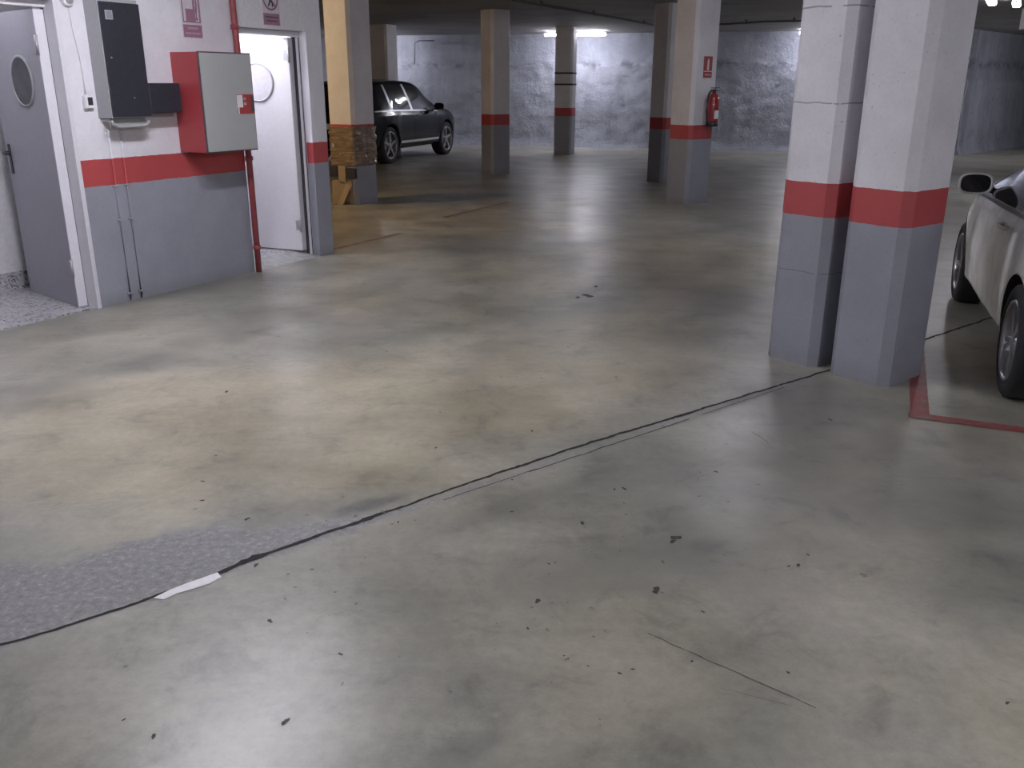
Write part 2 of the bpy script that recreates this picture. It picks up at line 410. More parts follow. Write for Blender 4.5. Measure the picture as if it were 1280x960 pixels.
for ix, x in enumerate(XS):
    for iy, y in enumerate(YS):
        rp = tn = dk = 0.
        if -6 < x < 6 and 0 < y < 14:
            q = Vector((x, y)) - CR_A; al = q.dot(CR_D); ac = q.dot(CR_N)
            # broken patch on the far side of the joint, widest to the left and tapering towards the right
            if ac > -.01 and al < 1.45 and al > -3:
                wdt = .62 * max(0, 1 - max(0, al + .3) / 1.75) ** .75 + .05
                e = wdt * (1 + .45 * mnoise.noise(Vector((x * 3, y * 3, 1))) + .3 * mnoise.noise(Vector((x * 9, y * 9, 1)))) - ac
                rp = max(0., min(1., e / .1))
            # thin worn edge right along the joint
            if 0 < al < 5: rp = max(rp, max(0, .6 - abs(ac) / .07 + .3 * mnoise.noise(Vector((x * 8, y * 8, 4)))))
            for b in TANS: tn = max(tn, b[5] * blob(x, y, *b[:5]))
            for b in DARKS: dk = max(dk, b[5] * blob(x, y, *b[:5], n=.5, sc=6))
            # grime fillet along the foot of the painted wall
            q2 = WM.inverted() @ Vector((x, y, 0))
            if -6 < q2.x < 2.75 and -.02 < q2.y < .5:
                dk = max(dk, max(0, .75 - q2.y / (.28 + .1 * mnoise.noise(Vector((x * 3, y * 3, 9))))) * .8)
        V[ix][iy][lay] = (rp, min(1, tn), dk, 1)
# the joint itself
def gp(u, v, z=0.):
    f = 1112.; ro = R(-.16); pi_ = R(18.62); a = u - 640; b = 480 - v
    X = math.cos(ro) * a + math.sin(ro) * b; Y = -math.sin(ro) * a + math.cos(ro) * b
    d = Vector((X / f, math.cos(pi_) + math.sin(pi_) * Y / f, -math.sin(pi_) + math.cos(pi_) * Y / f))
    t = (z - 1.6) / d.z; return Vector((d.x * t, d.y * t, 0))
cpts = [(-1.536 - .78 * 1.2, 2.281 - .624 * 1.2, .006)]
for u, v, w in [(0, 806, .006), (60, 790, .005), (100, 777, .006), (190, 748, .007), (240, 729, .005), (275, 716, .016), (318, 697, .024), (340, 690, .008), (372, 679, .012), (420, 662, .010), (462, 648, .022), (485, 640, .008), (540, 620, .006),
              (600, 599, .007), (640, 586, .011), (700, 566, .008), (745, 551, .013), (800, 535, .009), (850, 520, .014), (900, 504, .007), (960, 486, .010), (1030, 465, .012)]:
    g = gp(u, v); cpts.append((g.x, g.y, w))
for t in (5.0, 5.6, 6.2, 7.0, 8.5, 12):
    g = CR_A + CR_D * t; cpts.append((g.x, g.y, .012))
dense = []
for (x0, y0, w0), (x1, y1, w1) in zip(cpts, cpts[1:]):
    n = max(2, int(math.hypot(x1 - x0, y1 - y0) / .02))
    for i in range(n):
        t = i / n; dense.append((x0 + (x1 - x0) * t, y0 + (y1 - y0) * t, w0 + (w1 - w0) * t))
rnd = random.Random(3)
ra, rb = [], []
for i, (x, y, w) in enumerate(dense):
    j = .010 * mnoise.noise(Vector((i * .17, 0, 5))) + .005 * mnoise.noise(Vector((i * .9, 3, 5)))
    hw = w * .5 * (.6 + .8 * rnd.random()) + .0042
    ra.append((x + CR_N.x * (j + hw), y + CR_N.y * (j + hw), .0012)); rb.append((x + CR_N.x * (j - hw), y + CR_N.y * (j - hw), .0012))
mb.grid([ra, rb], M['crack'], False)
# a second hairline running beside the joint
for (t0, t1, off, wd) in ((2.05, 3.1, -.016, .0028), (1.6, 2.1, -.012, .002), (3.2, 3.9, -.014, .002)):
    ra, rb = [], []
    for i in range(60):
        t = t0 + (t1 - t0) * i / 59; o_ = off + .008 * mnoise.noise(Vector((t * 9, 1, 1)))
        g = CR_A + CR_D * t + CR_N * o_
        ra.append((g.x + CR_N.x * wd, g.y + CR_N.y * wd, .0014)); rb.append((g.x - CR_N.x * wd, g.y - CR_N.y * wd, .0014))
    mb.grid([ra, rb], M['crack'], False)
# hairline scratches
for (u0, v0, u1, v1, wd) in ((810, 792, 1020, 885, .0016), (900, 860, 990, 883, .0008), (940, 540, 960, 553, .002)):
    a, b = gp(u0, v0), gp(u1, v1); n_ = Vector((-(b - a).y, (b - a).x, 0)).normalized(); ra, rb = [], []
    for i in range(30):
        g = a.lerp(b, i / 29) + n_ * .008 * mnoise.noise(Vector((i * .3, v0, 2))); w_ = wd * (.4 + .6 * rnd.random())
        ra.append((g.x + n_.x * w_, g.y + n_.y * w_, .0013)); rb.append((g.x - n_.x * w_, g.y - n_.y * w_, .0013))
    mb.grid([ra, rb], M['crack'], False)
# stuck-on tar spots
for u, v, r_ in [(820, 738, .018), (728, 654, .013), (846, 672, .02), (192, 921, .008), (357, 902, .012), (338, 777, .010), (320, 707, .012), (498, 653, .007), (665, 539, .010), (841, 677, .014), (672, 752, .012),
                 (640, 640, .007), (1259, 879, .007), (640, 600, .006), (780, 611, .012), (768, 612, .008), (425, 818, .008), (253, 602, .009), (253, 626, .010), (309, 649, .012), (390, 712, .006), (360, 718, .005), (1010, 694, .006), (998, 707, .01), (986, 708, .006),
                 (1038, 525, .012), (775, 842, .006), (791, 837, .006), (865, 827, .006), (985, 841, .006), (735, 833, .004), (878, 765, .006), (705, 820, .004), (660, 786, .006), (686, 705, .006), (155, 900, .005), (545, 560, .008), (283, 490, .014), (735, 370, .05), (722, 372, .03), (745, 358, .03), (270, 570, .006), (895, 590, .01)]:
    c = gp(u, v); pts = []; ph = rnd.random() * 6
    for k in range(12):
        a = k / 12 * 2 * math.pi; rr = r_ * (.55 + .5 * rnd.random()) * (1 + .4 * math.cos(a * 2 + ph))
        pts.append((c.x + rr * math.cos(a), c.y + rr * math.sin(a) * 1.1, .0016))
    mb.poly(pts, M['stain_dark'])
for (u0, v0, du, dv, k, r0) in ((390, 745, 90, 60, 14, .006), (800, 660, 130, 70, 26, .006), (700, 760, 120, 70, 16, .005), (470, 640, 60, 18, 12, .008), (600, 450, 300, 60, 14, .008), (500, 860, 300, 80, 14, .004), (880, 600, 120, 60, 8, .006)):
    for _ in range(k):
        c = gp(u0 + rnd.gauss(0, .5) * du, v0 + rnd.gauss(0, .5) * dv); pts = []; ph = rnd.random() * 6; r_ = r0 * (.3 + rnd.random())
        for q in range(9):
            a = q / 9 * 2 * math.pi; rr = r_ * (.55 + .6 * rnd.random()) * (1 + .45 * math.cos(a * 2 + ph)); pts.append((c.x + rr * math.cos(a), c.y + rr * math.sin(a), .0017))
        mb.poly(pts, M['stain_soft'])
# white filler chip at the joint
top = [(192, 748), (212, 738), (235, 729), (255, 722), (272, 716), (277, 722), (262, 730), (240, 737), (222, 742), (205, 750)]
mb.poly([(*gp(u, v)[:2], .0022) for u, v in top], M['chip'])
floor = mb.build('floor', normals=False); tag(floor, kind='structure')

def stripe(name, a, b, w, m, z=.003):
    a, b = Vector(a), Vector(b); d = (b - a).normalized(); n = Vector((-d.y, d.x)) * w / 2
    mb = MB(); ra, rb = [], []
    k = max(2, int((b - a).length / .05))
    for i in range(k + 1):
        q = a.lerp(b, i / k); j = .004 * mnoise.noise(Vector((i * .7, a.x, 1)))
        ra.append((q.x + n.x + j, q.y + n.y, z)); rb.append((q.x - n.x + j, q.y - n.y, z))
    mb.grid([ra, rb], m, False); return tag(mb.build(name), kind='structure')
stripe('trim_1', (2.07, 4.22), (2.62, 5.55), .09, M['redline'])
stripe('trim_2', (2.03, 4.27), (3.4, 3.66), .085, M['redline'], .0035)
stripe('trim_3', (-1.84, 9.0), (-1.27, 10.05), .07, M['faintline'])
stripe('trim_4', (-.86, 11.35), (-.05, 12.9), .07, M['faintline'])

# ------------------------------------------------------------------ ceiling, outer walls
mb = MB(); mb.box((-16, -8, CEIL), (20, 34, CEIL + .2), M['ceiling']); tag(mb.build('ceiling'), kind='structure')
def wallbox(name, a, b, th, z0, z1, m):
    a, b = Vector(a), Vector(b); d = b - a; L_ = d.length; ang = math.degrees(math.atan2(d.y, d.x))
    mb = MB(); mb.box((0, 0, z0), (L_, th, z1), m, T(a.x, a.y, 0) @ RZ(ang)); return tag(mb.build(name), kind='structure')
wallbox('wall_left', (-14, 28.6), (-14, -7), -.2, 0, CEIL, M['wall'])
wallbox('wall_back', (-14, -7), (18, -7), -.2, 0, CEIL, M['wall'])
wallbox('wall_right', (18, -7), (18, 30), -.2, 0, CEIL, M['wall'])
# rough sprayed far wall, lower part bulging, smooth band above
def rough_wall(name, a, b, seam=2.14, amp=.13):
    a, b = Vector(a), Vector(b); d = (b - a); Ln = d.length; d.normalize(); n = Vector((d.y, -d.x))
    nx = int(Ln / .07); nz = 44; rows = []
    for i in range(nx + 1):
        x = i * Ln / nx; row = []
        for j in range(nz + 1):
            z = CEIL * j / nz
            sm = seam + .06 * mnoise.noise(Vector((x * .8, 0, 3)))
            k = 1 / (1 + math.exp((z - sm) / .02))
            h = k * (.09 + amp * .5 * mnoise.fractal(Vector((x * 1.3, 0, z * 1.5)), .8, 2.1, 5) + .045 * (1 - abs(mnoise.noise(Vector((x * 2.6, 7, z * 3.4)))) * 2.4) * max(0, mnoise.noise(Vector((x * .9, 3, z * 1.3))) + .35))
            h += .008 * mnoise.noise(Vector((x * 3, 2, z * 6)))
            h += .10 * math.exp(-z / .12) * k
            q = a + d * x + n * max(0, h); row.append((q.x, q.y, z))
        rows.append(row)
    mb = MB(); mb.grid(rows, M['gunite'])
    c = [a, b, b - n * .3, a - n * .3]
    mb.poly([(a.x, a.y, CEIL), (b.x, b.y, CEIL), ((b - n * .3).x, (b - n * .3).y, CEIL), ((a - n * .3).x, (a - n * .3).y, CEIL)], M['gunite'])
    mb.poly([((b - n * .3).x, (b - n * .3).y, 0), ((a - n * .3).x, (a - n * .3).y, 0), ((a - n * .3).x, (a - n * .3).y, CEIL), ((b - n * .3).x, (b - n * .3).y, CEIL)], M['gunite'])
    return tag(mb.build(name, normals=False), kind='structure')
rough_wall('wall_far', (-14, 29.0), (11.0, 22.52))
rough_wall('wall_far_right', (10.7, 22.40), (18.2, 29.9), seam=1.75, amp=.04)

# downstand beams
def beam(name, a, b, w, drop, m=None):
    a, b = Vector(a), Vector(b); d = b - a; ang = math.degrees(math.atan2(d.y, d.x))
    mb = MB(); mb.box((0, -w / 2, CEIL - drop), (d.length, w / 2, CEIL + .01), m or M['ceiling'], T(a.x, a.y, 0) @ RZ(ang), bev=.01)
    return tag(mb.build(name), kind='structure')
beam('trim_5', (8.72, 16.4), (15.5, 14.6), .4, .34, M['white'])

def wboxes(name, boxes):
    mb = MB()
    for (a, b, m, bev) in boxes: mb.box((a[0], -b[1], a[2]), (b[0], -a[1], b[2]), m, bev=bev)
    o = mb.build(name); o.location = W0; o.rotation_euler = (0, 0, R(TH)); return tag(o, kind='structure')
# ------------------------------------------------------------------ painted wall with the two doors
H = CEIL; WT = -.24
wboxes('wall_side', [((0, WT, 0), (1.6, 0, H), M['wall'], 0)])
wboxes('wall_lintels', [((-.97, WT, 2.13), (0, 0, H), M['white'], 0), ((1.6, WT, 2.05), (2.48, 0, H), M['white'], 0)])
wboxes('wall_side_near', [((-7, WT, 0), (-.97, 0, H), M['wall'], 0)])
wboxes('wall_post', [((2.48, WT, 0), (2.69, 0, H), M['wall'], .006)])
# rooms behind
def shell(tagname, s0, s1, p1, hz_, zf):
    w = M['white']
    wboxes('wall_' + tagname, [((s0, p1 - .1, 0), (s1, p1, hz_), w, 0), ((s0 - .08, p1, 0), (s0, WT, hz_), w, 0), ((s1, p1, 0), (s1 + .08, WT, hz_), w, 0), ((s0, p1, hz_ - .05), (s1, WT, hz_ + .05), w, 0)])
    wboxes('floor_' + tagname, [((s0, p1, .001), (s1, WT, zf), M['terrazzo'], 0)])
    wboxes('baseboard_' + tagname, [((s0, p1, zf), (s1, p1 + .015, zf + .14), M['terrazzo'], 0)])
shell('corridor', -2.6, 1.42, -1.12, 2.5, .012)
shell('room', 1.52, 2.6, -2.3, 2.5, .05)
wboxes('floor_corridor_threshold', [((-.97, WT, .001), (0, -.03, .010), M['terrazzo'], 0)])
mb = MB()   # sloping concrete threshold of the white doorway
mb.prism([(0, 0), (.24, .05), (.24, -.001), (0, -.001)], 1.6, 2.48, M['threshold'])
o = mb.build('floor_threshold'); o.matrix_world = Matrix(((0, 0, 1, 0), (1, 0, 0, 0), (0, 1, 0, 0), (0, 0, 0, 1)))
o.data.transform(o.matrix_world); o.matrix_world = Matrix.Identity(4); o.location = W0; o.rotation_euler = (0, 0, R(TH)); tag(o, kind='structure')

def door(name, s_hinge, s_free, pf, top, ang, wleaf, leafmat, z0=.012, pcx=.4):
    root = empty(name, wp(s_hinge, pf), kind='structure')
    inv = root.matrix_basis.inverted()
    F = M['frame']
    LM = inv @ WM
    mb = MB()   # frame: jambs and head, with a dark gasket line
    mb.box((s_hinge, pf - .06, 0), (s_hinge + .045, pf + .02, top), F, LM, bev=.004)
    mb.box((s_free - .045, pf - .06, 0), (s_free + .005, pf + .02, top), F, LM, bev=.004)
    mb.box((s_free - .045, pf - .06, top - .045), (s_hinge + .045, pf + .02, top), F, LM, bev=.004)
    if pf < -.102: mb.box((-.014, pf, 0), (.02, .004, top), F, LM, bev=.003)
    fr = mb.build('door_frame', root)
    mb = MB()
    mb.box((s_hinge - .012, pf - .035, .012), (s_hinge, pf - .004, top - .05), M['gasket'], LM)
    mb.box((s_hinge + .012, pf + .02, .012), (s_hinge + .02, pf + .023, top - .05), M['gasket'], LM)
    mb.build('door_gasket', root)
    # leaf in own frame: x from hinge to free edge, y = thickness, rotated
    hx = wp(s_hinge - .08, pf - .025)
    lm = T(hx.x - root.location.x, hx.y - root.location.y, 0) @ RZ(ang)
    mb = MB(); mb.box((0, -.085, z0), (wleaf, 0, top - .055), leafmat, lm, bev=.003)
    mb.box((-.003, -.083, z0 + .002), (.002, -.002, top - .057), M['frame'], lm)
    leaf = mb.build('door_leaf', root)
    for side_ in (1, -1):
        y = .004 if side_ > 0 else -.089
        mb = MB(); cx, cz, r = pcx, 1.61, .165
        pm = lm @ T(cx, y, cz) @ RX(90)
        mb.lathe([(r, -.008), (r + .014, -.006), (r + .014, .006), (r, .008), (r - .008, 0), (r, -.008)], M['cabgrey'], pm, 40)
        rg = mb.build('porthole_ring', leaf)
        mb = MB(); mb.lathe([(0.001, -.003), (r, -.003), (r, .003), (0.001, .003)], M['glass_port'] if leafmat is M['doorleaf'] else M['glasslight'], pm, 40, False)
        mb.build('porthole_glass', leaf)
    for z in (.24, 1.78):
        mb = MB(); mb.lathe([(.011, 0), (.011, .13)], M['steel'], lm @ T(-.006, .006, z), 14)
        mb.box((0, .001, z + .02), (.05, .006, z + .11), M['steel'], lm); mb.build('hinge', root)
    for sy, y0 in ((1, 0), (-1, -.085)):
        mb = MB(); xh = wleaf - .07
        mb.box((xh - .018, min(y0, y0 + sy * .008), .94), (xh + .018, max(y0, y0 + sy * .008), 1.16), M['black'], lm, bev=.003)
        mb.tube([(xh, y0 + sy * .008, 1.1), (xh, y0 + sy * .055, 1.1), (xh - .03, y0 + sy * .06, 1.1), (xh - .13, y0 + sy * .058, 1.095)], .011, M['black'], 10, lm)
        mb.build('door_handle', leaf)
    return root
M['glass_port'] = plain('dark_porthole_glass', (.05, .05, .06), .3, var=.4, scale=12, spec=.3)
M['glasslight'] = plain('pale_window_glass', (.55, .54, .58), .1)
door('door_1', .0, -.93, -.105, 2.13, 139.5, .84, M['doorleaf'], pcx=.33)
door('door_2', 2.45, 1.645, -.10, 2.05, 158, .76, M['whiteleaf'], z0=.06, pcx=.36)

# ------------------------------------------------------------------ things on the wall
def wthing(name, s, p, z, **k):
    o = empty(name, wp(s, p, z), R(TH), **k); return o
# local frame for wall things: x along wall, y into the wall (so -y faces the garage), z up
# meter cabinet
c = wthing('meter_cabinet', .22, 0, 1.36, label='tall pale grey wall cabinet with a black door panel beside the porthole door', cat='cabinet')
mb = MB(); mb.box((0, -.145, 0), (.33, 0, .80), M['cabgrey'], bev=.004); mb.build('cabinet_body', c)
mb = MB(); mb.box((.006, -.158, .01), (.335, -.145, .775), M['black'], bev=.003)
mb.build('door_panel', c)
mb = MB(); mb.box((.045, -.1605, .66), (.105, -.158, .72), M['cabgrey']); mb.box((.052, -.1615, .667), (.098, -.1605, .713), M['conduit']); mb.build('sticker', c)
mb = MB()
mb.lathe([(.006, 0), (.006, .006), (.001, .007)], M['steel'], T(.05, -.158, .41) @ RX(90), 12); mb.build('lock', c)
mb = MB(); mb.lathe([(.005, 0), (.005, .006), (.001, .007)], M['steel'], T(.2, -.158, .14) @ RX(90), 12); mb.build('lock', c)
c = wthing('meter_box', .555, 0, 1.357, label='low black box on the wall between the meter cabinet and the red hose cabinet', cat='box')
mb = MB(); mb.box((.012, -.15, .03), (.30, -.05, .245), M['black'], bev=.01, seg=3); mb.build('box_cover', c)
mb = MB(); mb.box((.0, -.05, .0), (.30, 0, .235), M['cabgrey'], bev=.004); mb.build('back_plate', c)
# cable tray under the cabinet
c = wthing('cable_tray', .22, 0, 1.29, label='small grey metal tray with a bent pipe under the tall meter cabinet', cat='tray')
mb = MB(); mb.box((.015, -.10, .045), (.32, 0, .066), M['cabgrey'], bev=.003); mb.box((.015, -.10, .0), (.325, -.09, .05), M['cabgrey'], bev=.003); mb.build('tray', c)
mb = MB(); mb.tube([(.0, -.135, .055), (.02, -.13, .03), (.06, -.125, .012), (.16, -.125, .012), (.30, -.125, .014), (.325, -.125, .03), (.33, -.125, .05)], .011, M['hydfront']); mb.build('pipe', c)
# conduits down the wall
for s_ in (.275, .375):
    c = wthing('wall_conduit', s_, 0, 0, label='slim painted conduit down the wall, ' + ('nearer the porthole door' if s_ < .3 else 'nearer the red hose cabinet'), cat='conduit', group='conduits below the meter cabinet')
    m1 = M['wall']
    mb = MB(); mb.tube([(0, -.009, .015), (0, -.009, .6), (0.002, -.009, 1.28)], .007, m1); mb.build('tube', c)
    for z in (.06, .62, .87, 1.25):
        mb = MB(); mb.box((-.02, -.018, z), (.02, 0, z + .012), m1, bev=.002); mb.build('clip', c)
# intercom / key switch
c = wthing('key_switch', .105, 0, 1.43, label='small white box with black window on the wall left of the meter cabinet', cat='switch')
mb = MB(); mb.box((0, -.035, 0), (.07, 0, .09), M['white'], bev=.006); mb.build('switch_box', c)
mb = MB(); mb.box((.022, -.037, .022), (.06, -.034, .075), M['black']); mb.build('switch_window', c)
mb = MB(); mb.tube([(.03, -.008, .09), (.03, -.008, .3), (.0, -.008, .55), (-.005, -.008, .65)], .005, M['white']); o = mb.build('cable', c)
# round ceiling-side junction box at the top
c = wthing('junction_box', .09, 0, 2.14, label='round white junction box high on the wall above the small switch', cat='box')
mb = MB(); mb.lathe([(.045, 0), (.045, .03), (.038, .036), (.001, .037)], M['white'], RX(90), 28); mb.build('round_box', c)
mb = MB(); mb.lathe([(.03, .036), (.03, .04), (.001, .04)], M['cabgrey'], RX(90), 24); mb.build('lid', c)
# hose cabinet
c = wthing('fire_hose_cabinet', .92, 0, 1.083, label='large red fire hose cabinet with a pale grey front panel', cat='cabinet')
mb = MB(); mb.box((0, -.295, 0), (.53, 0, .745), M['redmetal'], bev=.006); mb.build('cabinet_body', c)
mb = MB(); mb.box((-.004, -.307, -.002), (.537, -.295, .748), M['hydrim'], bev=.002); mb.build('front_frame', c)
mb = MB(); mb.box((.006, -.312, .008), (.528, -.306, .738), M['hydfront'], bev=.002); mb.build('front_panel', c)
mb = MB(); mb.box((.345, -.3145, .285), (.527, -.312, .435), M['signred2']); mb.box((.345, -.3155, .335), (.405, -.3145, .43), M['paperwhite'])
mb.box((.35, -.3155, .287), (.362, -.3145, .335), M['paperwhite'])
mb.lathe([(.012, 0), (.012, .001), (.001, .001)], M['signtext'], T(.43, -.3145, .40) @ RX(90), 16)
mb.box((.415, -.3155, .352), (.445, -.3145, .375), M['signtext']); mb.build('instruction_label', c)
mb = MB(); mb.box((.495, -.319, .30), (.527, -.312, .42), M['hydrim'], bev=.002); mb.build('latch', c)
# riser pipe
c = wthing('riser_pipe', 1.615, 0, 0, label='red painted pipe from floor to ceiling at the edge of the white doorway', cat='pipe')
mb = MB(); mb.tube([(0, -.035, 0.0), (.0, -.035, .9), (-.01, -.035, 1.4), (-.03, -.035, 2.2), (-.03, -.035, CEIL)], .026, M['redpipe'], 18); mb.build('pipe', c)
for z in (.2, .97, 2.02):
    mb = MB(); mb.lathe([(.026, 0), (.034, .003), (.034, .037), (.026, .04)], M['redpipe'], T(0 if z < 1.5 else -.028, -.035, z), 18); mb.box((-.008, -.035, z + .012), (.008, 0, z + .028), M['redpipe'], T(0 if z < 1.5 else -.028, 0, 0)); mb.build('pipe_clamp', c)
# signs
c = wthing('hose_sign', 1.07, 0, 1.935, label='faded fire hose pictogram sign on the white wall above the red cabinet', cat='sign')
mb = MB(); mb.box((0, -.004, 0), (.20, 0, .36), M['signwhite'], bev=.001); mb.build('sign_plate', c)
mb = MB(); f = -.0045
def sg(mb, x0, z0, x1, z1, m, d=0): mb.box((x0, f - .0012 - d, z0), (x1, f - d, z1), m)
sg(mb, .012, .115, .19, .125, M['signred']); sg(mb, .012, .34, .19, .35, M['signred']); sg(mb, .012, .125, .022, .34, M['signred']); sg(mb, .176, .125, .19, .34, M['signred'])
sg(mb, .045, .125, .12, .215, M['signred']); sg(mb, .12, .125, .14, .34, M['signred'])
mb.tube([(.15, f - .003, .135), (.148, f - .003, .2), (.155, f - .003, .25), (.15, f - .003, .29), (.165, f - .003, .31)], .006, M['signred'], 6)
mb.build('pictogram', c)
mb = MB(); sg(mb, .008, .008, .192, .10, M['signred'])
sg(mb, .05, .068, .15, .082, M['signtext'], .0012); sg(mb, .025, .03, .175, .044, M['signtext'], .0012); mb.build('caption_panel', c)
c = wthing('no_entry_sign', 1.95, 0, 2.072, label='round prohibition sign with a walking figure above the white doorway', cat='sign')
mb = MB(); mb.box((0, -.004, .0), (.21, 0, .33), M['signwhite'], bev=.001); mb.build('sign_plate', c)
mb = MB(); pm = T(.105, -.0045, .215) @ RX(90)
mb.lathe([(.075, 0), (.092, 0), (.092, .0015), (.075, .0015), (.075, 0)], M['signred'], pm, 40)
mb.box((-.078, -.008, 0), (.078, .008, .002), M['signred'], pm @ RZ(-45)); mb.build('prohibition_ring', c)
mb = MB()
mb.lathe([(.012, 0), (.012, .001), (.001, .001)], M['hydrim'], T(.1, -.0045, .268) @ RX(90), 16)
mb.tube([(.1, -.006, .25), (.102, -.006, .21)], .011, M['hydrim'], 8); mb.tube([(.102, -.006, .212), (.125, -.006, .185), (.125, -.006, .155)], .007, M['hydrim'], 8); mb.tube([(.102, -.006, .212), (.09, -.006, .18), (.075, -.006, .16)], .007, M['hydrim'], 8)
mb.tube([(.1, -.006, .245), (.125, -.006, .225)], .005, M['hydrim'], 6); mb.build('walking_figure', c)
mb = MB(); sg(mb, .008, .008, .202, .10, M['signred']); sg(mb, .03, .066, .18, .076, M['hydrim'], .0012); sg(mb, .04, .035, .17, .045, M['hydrim'], .0012); mb.build('caption_panel', c)

# ------------------------------------------------------------------ pillars
def pillar_mesh(a, b, ch, m, name='concrete_pillar'):
    pts = [(a / 2 - ch, -b / 2), (a / 2, -b / 2 + ch), (a / 2, b / 2 - ch), (a / 2 - ch, b / 2), (-a / 2 + ch, b / 2), (-a / 2, b / 2 - ch), (-a / 2, -b / 2 + ch), (-a / 2 + ch, -b / 2)]
    mb = MB()
    # rings up the shaft with tiny surface wobble so that edges look cast
    zs = [0, .03, .2, .4, .6, .885, 1.075, 1.3, 1.5, 1.75, 2.0, 2.3, 2.6, CEIL]; rings = []
    for z in zs:
        rings.append([mb.bm.verts.new((x * (1 + (.012 if z == 0 else 0)) + .0015 * mnoise.noise(Vector((x * 9, y * 9, z * 5))), y * (1 + (.012 if z == 0 else 0)), z)) for x, y in pts])
    for A, B in zip(rings, rings[1:]):
        for k in range(8): mb.bm.faces.new((A[k], A[(k + 1) % 8], B[(k + 1) % 8], B[k]))
    mb.bm.faces.new(rings[0][::-1]); mb.bm.faces.new(rings[-1]); mb.mi(m)
    return mb.build(name)
def pillar(cx, cy, ang, a, b, label, m=None, ch=.045, strips=()):
    o = pillar_mesh(a, b, ch, m or M['pillar'])
    o.location = (cx, cy, 0); o.rotation_euler = (0, 0, R(ang)); tag(o, label, 'pillar')
    for z in strips:
        mb = MB(); ha, hb = a / 2 + .006, b / 2 + .006
        mb.box((-ha, -hb, z - .02), (ha, hb, z + .02), M['strap'], bev=.003); mb.build('strap', o)
    return o
pillar(2.127, 4.968, 38.5, .435, .37, 'wide white, red and grey pillar in the foreground, the right one of the touching pair', ch=.05)
pillar(1.855, 5.33, 38.5, .435, .35, 'foreground pillar with horizontal formwork seams, the left one of the touching pair', M['pillar_seam'], ch=.045)
pillar(2.494, 12.935, 38.5, .487, .414, 'pillar carrying the fire extinguisher and its red sign')
pillar(2.61, 15.87 , 38.5, .45, .38, 'grey shaded pillar just behind the one with the fire extinguisher')
pillar(1.249, 22.281, -15, .428, .492, 'far slim pillar with two dark straps, beside the glowing tube', M['pillar_far'], strips=(1.85, 1.60))
pillar(-.321, 17.27, 38.5, .443, .377, 'dim beige-grey pillar alone in the middle, between the dark car and strapped pillar')
pillar(-2.229, 12.852, -29, .448, .493, 'pillar lit warm yellow, wrapped in taped cardboard')
pillar(-2.95, 21.6, -29, .5, .46, 'shaded pillar rising behind the roof of the dark car', M['pillar_far'])

# cardboard wrap around the yellow pillar
wr = empty('cardboard_wrap', (-2.229, 12.852, 0), R(-29), label='brown cardboard and glossy tape wrapped around the yellow-lit pillar', cat='packaging')
rows = []
for j in range(30):
    z = .53 + (1.045 - .53) * j / 29; row = []
    for i in range(96):
        a = 2 * math.pi * i / 95; n_ = 7.
        c_, s_ = math.cos(a), math.sin(a); r_ = 1 / ((abs(c_) ** n_ + abs(s_) ** n_) ** (1 / n_))
        wob = .02 * mnoise.noise(Vector((c_ * 3, s_ * 3, z * 14))) + .013 * mnoise.noise(Vector((c_ * 6, s_ * 6, z * 34)))
        row.append((c_ * r_ * (.24 + wob), s_ * r_ * (.262 + wob), z))
    rows.append(row)
mb = MB(); mb.grid(rows, M['tape'])
o = mb.build('wrapping', wr); sd = o.modifiers.new('s', 'SOLIDIFY'); sd.thickness = .008; sd.offset = -1
for (x0, x1, z0, z1) in ((-.25, -.08, .37, .52), (.06, .24, .36, .50)):
    mb = MB(); mb.box((x0, -.285, z0), (x1, -.247, z1), M['foam'], bev=.012, seg=3); mb.build('foam_pad', wr)
mb = MB(); mb.box((-.07, -.275, .30), (.06, -.247, .53), M['cardboard'], bev=.003)
mb.box((-.2, -.262, .02), (.15, -.25, .32), M['cardboard'], bev=.003); mb.build('cardboard_flap', wr)
mb = MB(); mb.box((-.02, -.006, 0), (.075, .006, .30), M['cardboard'], T(-.04, -.34, .005) @ RX(-16) @ RY(22), bev=.002)
mb.box((-.16, -.03, 0), (.07, .05, .012), M['cardboard'], T(-.10, -.36, .003) @ RZ(14), bev=.002); mb.build('fallen_strip', wr)

# extinguisher and its sign on the pillar face
EXC = Vector((2.494, 12.935, 0)); u38 = Vector((math.cos(R(38.5)), math.sin(R(38.5)), 0)); v38 = Vector((-u38.y, u38.x, 0))
fp = EXC - v38 * (.414 / 2)     # centre of the right-hand face
e = empty('fire_extinguisher', fp + u38 * .075 - v38 * .095 + Vector((0, 0, 1.07)), R(38.5), label='red fire extinguisher with black hose hanging on the pillar', cat='fire extinguisher')
mb = MB(); mb.lathe([(.001, .0), (.06, .0), (.075, .02), (.078, .05), (.078, .33), (.07, .375), (.045, .41), (.022, .425), (.022, .44), (.001, .44)], M['ext_red'], None, 32); mb.build('cylinder', e)
mb = MB(); mb.lathe([(.001, -.012), (.084, -.012), (.084, .05), (.078, .05)], M['black'], None, 32); mb.build('base_ring', e)
mb = MB(); mb.lathe([(.026, .425), (.026, .46), (.018, .475), (.001, .476)], M['black'], None, 20)
mb.box((-.012, -.09, .485), (.012, .05, .495), M['black'], bev=.002); mb.box((-.012, -.085, .455), (.012, 0, .463), M['black'], bev=.002); mb.build('valve_handle', e)
mb = MB(); mb.lathe([(.024, 0), (.026, .005), (.026, .016), (.001, .018)], M['paperwhite'], T(.035, -.02, .47) @ RX(90), 20); mb.build('gauge', e)
mb = MB(); mb.tube([(-.015, 0, .46), (-.06, 0, .46), (-.105, 0, .41), (-.128, 0, .32), (-.13, 0, .2), (-.118, 0, .1), (-.1, 0, .02)], .0115, M['black']); mb.build('hose', e)
